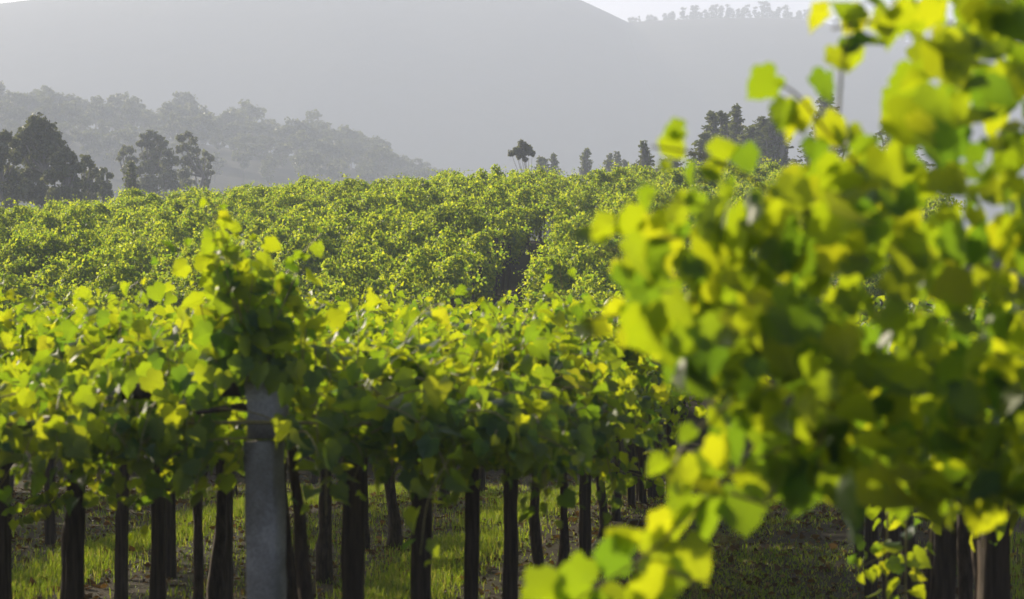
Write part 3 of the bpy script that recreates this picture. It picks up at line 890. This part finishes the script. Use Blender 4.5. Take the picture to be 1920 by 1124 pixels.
def make_gum(seed, h, spread, clear, npuff, prad, size, nleaf, shape='broad', mat=M_TREE):
    """height, crown radius, clear trunk height; returns trunk mesh, crown mesh"""
    rg = np.random.default_rng(seed)
    mb = MB()
    n = 10
    t = np.linspace(0, 1, n)
    top = h * (0.9 if shape != 'broad' else 0.78)
    P = np.column_stack((np.cumsum(rg.normal(0, 0.012 * h, n)) * (t > 0), np.cumsum(rg.normal(0, 0.012 * h, n)) * (t > 0), -0.3 + t * top))
    r0 = h * 0.018
    mb.tube(P, r0 * (1.15 - 0.85 * t), seg=8, rough=0.04, rg=rg)
    ps = []
    for i in range(npuff):
        if shape == 'broad':
            z = clear + (h * 0.97 - clear) * rg.uniform(0, 1) ** 0.62
            f = (z - clear) / (h - clear)
            wmax = spread * math.sqrt(max(0.04, 1 - ((f - 0.52) / 0.52) ** 2))
            a = rg.uniform(0, 6.283); rr = wmax * math.sqrt(rg.uniform(0.05, 1))
        elif shape == 'cone':
            f = (i + rg.random()) / npuff
            z = clear + (h - clear) * f
            a = i * 2.4 + rg.normal(0, 0.4); rr = spread * (1 - f) ** 0.8 * rg.uniform(0.25, 0.9)
        else:                       # tall bare stem with a tuft at the top
            z = h * rg.uniform(clear / h, 1.0)
            a = rg.uniform(0, 6.283); rr = spread * rg.uniform(0.1, 1) * (1.15 - abs(z / h - 0.75))
        c = np.array((math.cos(a) * rr, math.sin(a) * rr, z))
        pr = prad * rg.uniform(0.65, 1.25) * ((1.1 - 0.75 * (z - clear) / (h - clear)) if shape == 'cone' else 1)
        k = int(np.clip((z * 0.72) / top * (n - 1), 1, n - 2))
        c[:2] += P[k, :2]
        lowz = 0.5 * pr
        base = P[k]
        mid = (base + c) / 2 + (0, 0, -0.04 * h)
        mb.tube(np.array([base, mid, c]), [r0 * 0.42, r0 * 0.26, r0 * 0.10], seg=5, cap=False)
        ps.append(puff(c, pr, max(12, int(nleaf * (pr / prad) ** 2)), size, rg))
    Pp, Nn, Tt, Ss = [np.concatenate(x) for x in zip(*ps)]
    V, F = leaves_geo(Pp, Nn, Tt, Ss, 0, rg)
    return mb.mesh('tree_trunk', M_GUMBARK), mesh_from('tree_crown', V, [F], mat)

def add_tree(name, meshes, X, Y, Z, rz, sc, label, group=None, cat='tree'):
    o = empty(name, (X, Y, Z), rz)
    o.scale = (sc[0], sc[0], sc[1]) if isinstance(sc, tuple) else (sc, sc, sc)
    tag(o, label, cat, group)
    link('trunk', meshes[0], o)
    link('crown', meshes[1], o)
    return o

def stand(name, meshes, hm, px, pytop, Y, rz, label, group=None, wide=1.0):
    """a tree whose top reaches pytop when seen from the alley"""
    X = (px - 960) / FPX * Y
    ztop = CAM_Z + (562 - pytop) / FPX * Y
    zb = float(gz(X, Y))
    hm = max(v.co.z for v in meshes[1].vertices)
    k = (ztop - zb) / hm
    return add_tree(name, meshes, X, Y, zb, rz, (k * wide, k), label, group)

GUM_A = make_gum(601, 18, 5.4, 3.0, 70, 1.5, 0.30, 330)
GUM_B = make_gum(602, 18, 5.4, 4.5, 52, 1.25, 0.34, 190)
GUM_C = make_gum(603, 16, 4.6, 3.0, 52, 1.35, 0.32, 230)
CONE_A = make_gum(611, 14, 2.7, 0.8, 200, 0.52, 0.17, 60, 'cone', M_CONE)
CONE_B = make_gum(612, 14, 2.1, 1.0, 170, 0.45, 0.17, 56, 'cone', M_CONE)
TALL_A = make_gum(621, 15, 2.0, 2.0, 20, 1.15, 0.55, 60, 'tall', M_TREE)
TALL_B = make_gum(622, 15, 1.5, 8.0, 10, 1.0, 0.5, 56, 'tall', M_TREE)
LOW_A = make_gum(631, 12, 4.0, 1.5, 22, 1.5, 0.75, 60)
LOW_B = make_gum(632, 12, 3.4, 2.5, 18, 1.3, 0.70, 60)
LOW_C = make_gum(633, 12, 2.8, 4.5, 14, 1.2, 0.65, 56)
SMALL = make_gum(641, 8, 2.2, 4.2, 14, 0.75, 0.3, 90)

def gum_from_puffs(name, puffs, Y, seed, label, group, size=0.27, dens=26, stem=1.0):
    """a gum tree whose limbs carry rounded leaf masses at measured heights and widths"""
    rg = np.random.default_rng(seed)
    C = np.array([at(p[0], p[1], Y) for p in puffs]); rad = np.array([p[2] * 1.14 / FPX * Y for p in puffs])
    cx = float(np.average(C[:, 0], weights=rad ** 2))
    zb = float(gz(cx, Y))
    org = np.array((cx, Y, zb))
    C = C - org
    C[:, 1] += rg.normal(0, 1, len(C)) * rad * 0.9
    h = C[:, 2].max()
    mb = MB()
    n = 10; t = np.linspace(0, 1, n)
    tx = np.cumsum(rg.normal(0, 0.012 * h, n)); tx -= tx[0]
    P = np.column_stack((tx, 0.5 * tx[::-1] - 0.5 * tx[-1], -0.3 + t * h * 0.9))
    r0 = h * 0.018 * stem
    mb.tube(P, r0 * (1.15 - 0.85 * t), seg=8, rough=0.04, rg=rg)
    ps = []
    for c, r in zip(C, rad):
        k = int(np.clip((c[2] - 1.6 * r) / (h * 0.9) * (n - 1), 1, n - 2)) if stem == 1.0 else n - 2
        mid = (P[k] + c) / 2 + (0, 0, -0.03 * h)
        mb.tube(np.array([P[k], mid, c]), [r0 * 0.45, r0 * 0.28, r0 * 0.12], seg=5, cap=False)
        if r > 1.0 / stem * 0.25 and stem == 1.0:
            q0 = P[k] * 0.4 + c * 0.6 + rg.normal(0, 0.25, 3) * r
            ps.append(puff(q0, r * 0.75, int(dens * 1.1 * (r * 0.5 / size) ** 2), size, rg, flat=0.8))
        m = 7
        for q in range(m):
            d = unit(rg.normal(0, 1, 3)) * (1, 1, 0.8)
            cc = c + d * r * 0.5
            ps.append(puff(cc, r * rg.uniform(0.5, 0.8), int(1.2 * dens * (r * 0.5 / size) ** 2), size, rg, flat=0.8))
            mb.tube(np.array([c, cc]), [r0 * 0.12, r0 * 0.05], seg=4, cap=False)
    Pp, Nn, Tt, Ss = [np.concatenate(x) for x in zip(*ps)]
    V, F = leaves_geo(Pp, Nn, Tt, Ss, 0, rg)
    o = empty(name, org)
    tag(o, label, 'tree', group)
    link('trunk', mb.mesh('tree_trunk', M_GUMBARK), o)
    link('crown', mesh_from('tree_crown', V, [F], M_TREE), o)

G1 = 'dark gum trees behind the vineyard crest'
gum_from_puffs('gum_tree', [(68, 230, 18), (56, 242, 17), (83, 242, 18), (46, 258, 15), (98, 257, 14), (112, 272, 11), (70, 258, 22), (40, 283, 16), (92, 282, 17), (62, 296, 20), (76, 326, 22), (45, 326, 20), (60, 356, 24), (80, 366, 22)], 205, 701, 'tallest dark dense gum tree rising behind the vineyard', G1)
gum_from_puffs('gum_tree', [(10, 256, 13), (-8, 262, 14), (25, 266, 11), (8, 282, 15), (28, 296, 12), (-2, 310, 18), (20, 330, 18), (5, 360, 20), (30, 362, 16)], 199, 702, 'dark gum tree at the very edge of the view beside the tallest dark gum', G1)
gum_from_puffs('gum_tree', [(120, 284, 12), (133, 294, 12), (108, 298, 14), (141, 312, 13), (120, 316, 17), (100, 332, 17), (131, 342, 17), (115, 366, 20), (140, 368, 16)], 201, 703, 'dark rounded gum tree crowding against the tallest dark gum', G1)
gum_from_puffs('gum_tree', [(160, 297, 8), (172, 306, 8), (153, 313, 9), (168, 326, 11), (180, 320, 7), (160, 345, 13), (177, 350, 11), (166, 368, 14)], 216, 704, 'lower ragged gum tree trailing off from the dark clump', G1, dens=18)
gum_from_puffs('gum_tree', [(192, 320, 8), (203, 328, 7), (186, 336, 9), (199, 346, 9), (190, 362, 11), (205, 364, 9)], 226, 705, 'smallest gum tree at the thin end of the dark clump', G1, dens=18)
stand('young_gum_tree', CONE_A, 14, 238, 298, 215, 0.3, 'cone shaped young gum tree in front of the open paler gums', None, 1.5)
G2 = 'open paler gum trees behind the vineyard crest'
gum_from_puffs('gum_tree', [(285, 251, 9), (272, 257, 8), (298, 259, 9), (262, 268, 7), (281, 270, 12), (306, 273, 9), (292, 287, 12), (268, 290, 9), (280, 312, 14), (262, 322, 11), (300, 316, 12), (285, 345, 17), (268, 352, 14)], 322, 706, 'taller of the open paler gum trees, gaps between its crowns', G2, size=0.36, dens=20)
gum_from_puffs('gum_tree', [(352, 253, 8), (342, 261, 8), (363, 263, 8), (350, 276, 10), (369, 281, 8), (336, 279, 8), (353, 298, 11), (331, 300, 9), (346, 325, 13), (365, 318, 8), (350, 345, 13)], 331, 707, 'open paler gum tree with bare limbs showing through', G2, size=0.36, dens=16)
gum_from_puffs('gum_tree', [(235, 277, 7), (227, 285, 7), (246, 283, 8), (224, 296, 5), (240, 298, 7), (251, 301, 8), (242, 320, 9)], 326, 708, 'short pale gum tree at the side of the open pair', G2, size=0.36, dens=18)
gum_from_puffs('gum_tree', [(385, 288, 6), (395, 297, 6), (378, 301, 7), (392, 311, 6), (384, 325, 8), (398, 323, 4), (388, 340, 7)], 336, 709, 'low thin gum tree at the outer end of the open pale clump', G2, size=0.36, dens=16)
gum_from_puffs('gum_tree', [(318, 286, 9), (326, 300, 11), (312, 306, 11), (318, 326, 13), (308, 342, 13), (328, 345, 12)], 319, 710, 'low filled gum tree between the two open pale gums', G2, size=0.36, dens=18)
gum_from_puffs('small_tree', [(979, 273, 9), (966, 282, 8), (990, 281, 9), (958, 287, 6), (976, 283, 10), (998, 287, 5), (985, 288, 8), (972, 293, 5), (984, 298, 5)], 220, 711, 'small lone tree with bare stem and flat crown on the skyline', None, size=0.2, dens=30, stem=0.3)
G3 = 'young gum trees on the skyline'
for i, (px, py, Y, ms, wd, lab) in enumerate([
        (1003, 290, 225, CONE_A, .9, 'bushy pale young tree right beside the small lone tree'),
        (1018, 293, 228, CONE_B, 1.0, 'slight pale young tree next to the bushy one'),
        (1055, 286, 225, CONE_A, .9, 'small pointed young tree standing alone on the skyline'),
        (1092, 278, 222, CONE_A, 1.0, 'tallest pointed tree of the little skyline trio'),
        (1122, 286, 226, CONE_A, .95, 'middle rounded tree of the little skyline trio'),
        (1147, 282, 224, CONE_B, 1.0, 'slender end tree of the little skyline trio'),
        (1173, 298, 228, CONE_B, .9, 'tiny pointed tree after the skyline trio'),
        (1222, 262, 195, CONE_B, .9, 'small dark young gum at the low end of the slope group'),
        (1245, 258, 192, CONE_A, .9, 'bushy young gum behind the blurred yellow leaf'),
        (1282, 246, 190, CONE_A, 1.15, 'broad young gum just below the tall pointed group'),
        (1336, 204, 200, CONE_A, .85, 'dark tall pointed gum at the start of the tall group'),
        (1362, 206, 204, CONE_B, 1.0, 'pointed gum second in the tall group'),
        (1395, 195, 202, CONE_A, .75, 'highest pointed gum of the tall group'),
        (1375, 236, 194, CONE_A, 1.2, 'bushy lighter gum low in front of the tall group'),
        (1415, 214, 198, CONE_A, 1.1, 'wide lighter gum beneath the highest pointed gum'),
        (1441, 201, 200, CONE_B, 1.0, 'pointed gum at the outer end of the tall group'),
        (1478, 216, 203, CONE_A, 1.2, 'round topped gum partly covered by blurred leaves'),
        (1560, 172, 206, CONE_A, 1.0, 'gum glimpsed through a hole in the big blurred vine'),
        (1650, 180, 206, CONE_A, 1.0, 'gum tip showing above the blurred vine leaves')]):
    stand('young_gum_tree', ms, 14, px, py, Y * (1.5 if px < 1200 else 1.15), i * 1.3, lab, G3, wd * (1.35 if px < 1200 else 1.8))

# wooded hill: every tree of the wood that can be told apart
rg = np.random.default_rng(88)
tr_px = np.array([p[0] for p in tree_ridge]); tr_py = np.array([p[1] for p in tree_ridge])
special = {0: None}
def hill_z(px, t):
    ztop = CAM_Z + (562 - np.interp(px, tr_px, tr_py)) / FPX * YT
    return -2 + (ztop + 2) * math.sin(min(t, 1) * math.pi / 2)
n_h = 0
for row, (t, step) in enumerate(((1.0, 17), (0.90, 23), (0.78, 27), (0.64, 32), (0.5, 40))):
    px = -60.0
    while px < 930:
        Yt = 560 + (YT - 560) * t
        q = px + rg.uniform(-8, 8)
        X = (q - 960) / FPX * YT * (1 + 0.02 * (1 - t))
        ms = (LOW_A, LOW_B, LOW_C)[int(rg.integers(0, 3))]
        sc = rg.uniform(0.55, 1.05) * (1.0 if q < 760 else 0.7)
        big = row == 0 and any(abs(q - b) < 9 for b in (168, 340, 462, 590))
        if big: sc = 1.35
        z = hill_z(q, t) - 0.3
        if row == 0: lab, grp = 'hazy tree on the skyline of the wooded hill', 'trees along the wooded hill skyline'
        else: lab, grp = 'hazy tree in the wood covering the hill below its skyline', 'trees in the wood on the hill'
        add_tree('hillside_tree', ms, X, Yt, z, rg.uniform(0, 6.28), (sc * rg.uniform(0.9, 1.25), sc), lab, grp)
        n_h += 1
        px += step * rg.uniform(0.7, 1.3)
# thin gums along the far ridge
ridge_px = [1170, 1250, 1330, 1420, 1500, 1560, 1640, 1760, 1900]
ridge_py = [55, 51, 47, 45, 50, 66, 88, 96, 86]
px = 1150.0
while px < 1830:
    q = px + rg.uniform(-3, 3)
    zt = CAM_Z + (562 - np.interp(q, ridge_px, ridge_py)) / FPX * YR
    hh = np.interp(q, (1150, 1200, 1340, 1400, 1480, 1560, 1650, 1830), (0.5, 0.6, 1.0, 1.1, 1.0, 1.0, 1.3, 1.4)) * rg.uniform(0.4, 1.2)
    ms = (TALL_A, TALL_B, TALL_A)[int(rg.integers(0, 3))]
    add_tree('ridge_tree', ms, (q - 960) / FPX * YR, YR + rg.uniform(-14, 14), zt - 2.0, rg.uniform(0, 6.28), (hh * 1.15, hh), 'thin faint tree standing on the far ridge against the white sky', 'trees on the far ridge')
    n_h += 1
    px += rg.uniform(2.2, 5.5)
print('hill trees', n_h)

# ------------------------------------------------------------------ haze
HB = (-1450, 1450, -160, 2300, -6.5, 262)
x0, x1, y0, y1, z0, z1 = HB
hv = [(x, y, z) for z in (z0, z1) for y in (y0, y1) for x in (x0, x1)]
hf = [(0, 2, 3, 1), (4, 5, 7, 6), (0, 1, 5, 4), (2, 6, 7, 3), (0, 4, 6, 2), (1, 3, 7, 5)]
m, nt, N, L = new_mat('haze_air')
out = N.new('ShaderNodeOutputMaterial')
pv = N.new('ShaderNodeVolumePrincipled')
pv.inputs['Color'].default_value = (0.66, 0.735, 0.87, 1)
pv.inputs['Density'].default_value = 0.0008
pv.inputs['Anisotropy'].default_value = 0.1
L.new(pv.outputs[0], out.inputs['Volume'])
tag(link('haze', mesh_from('haze', hv, [hf], m, smooth=False)), 'pale morning haze filling the valley', 'haze', kind='stuff')
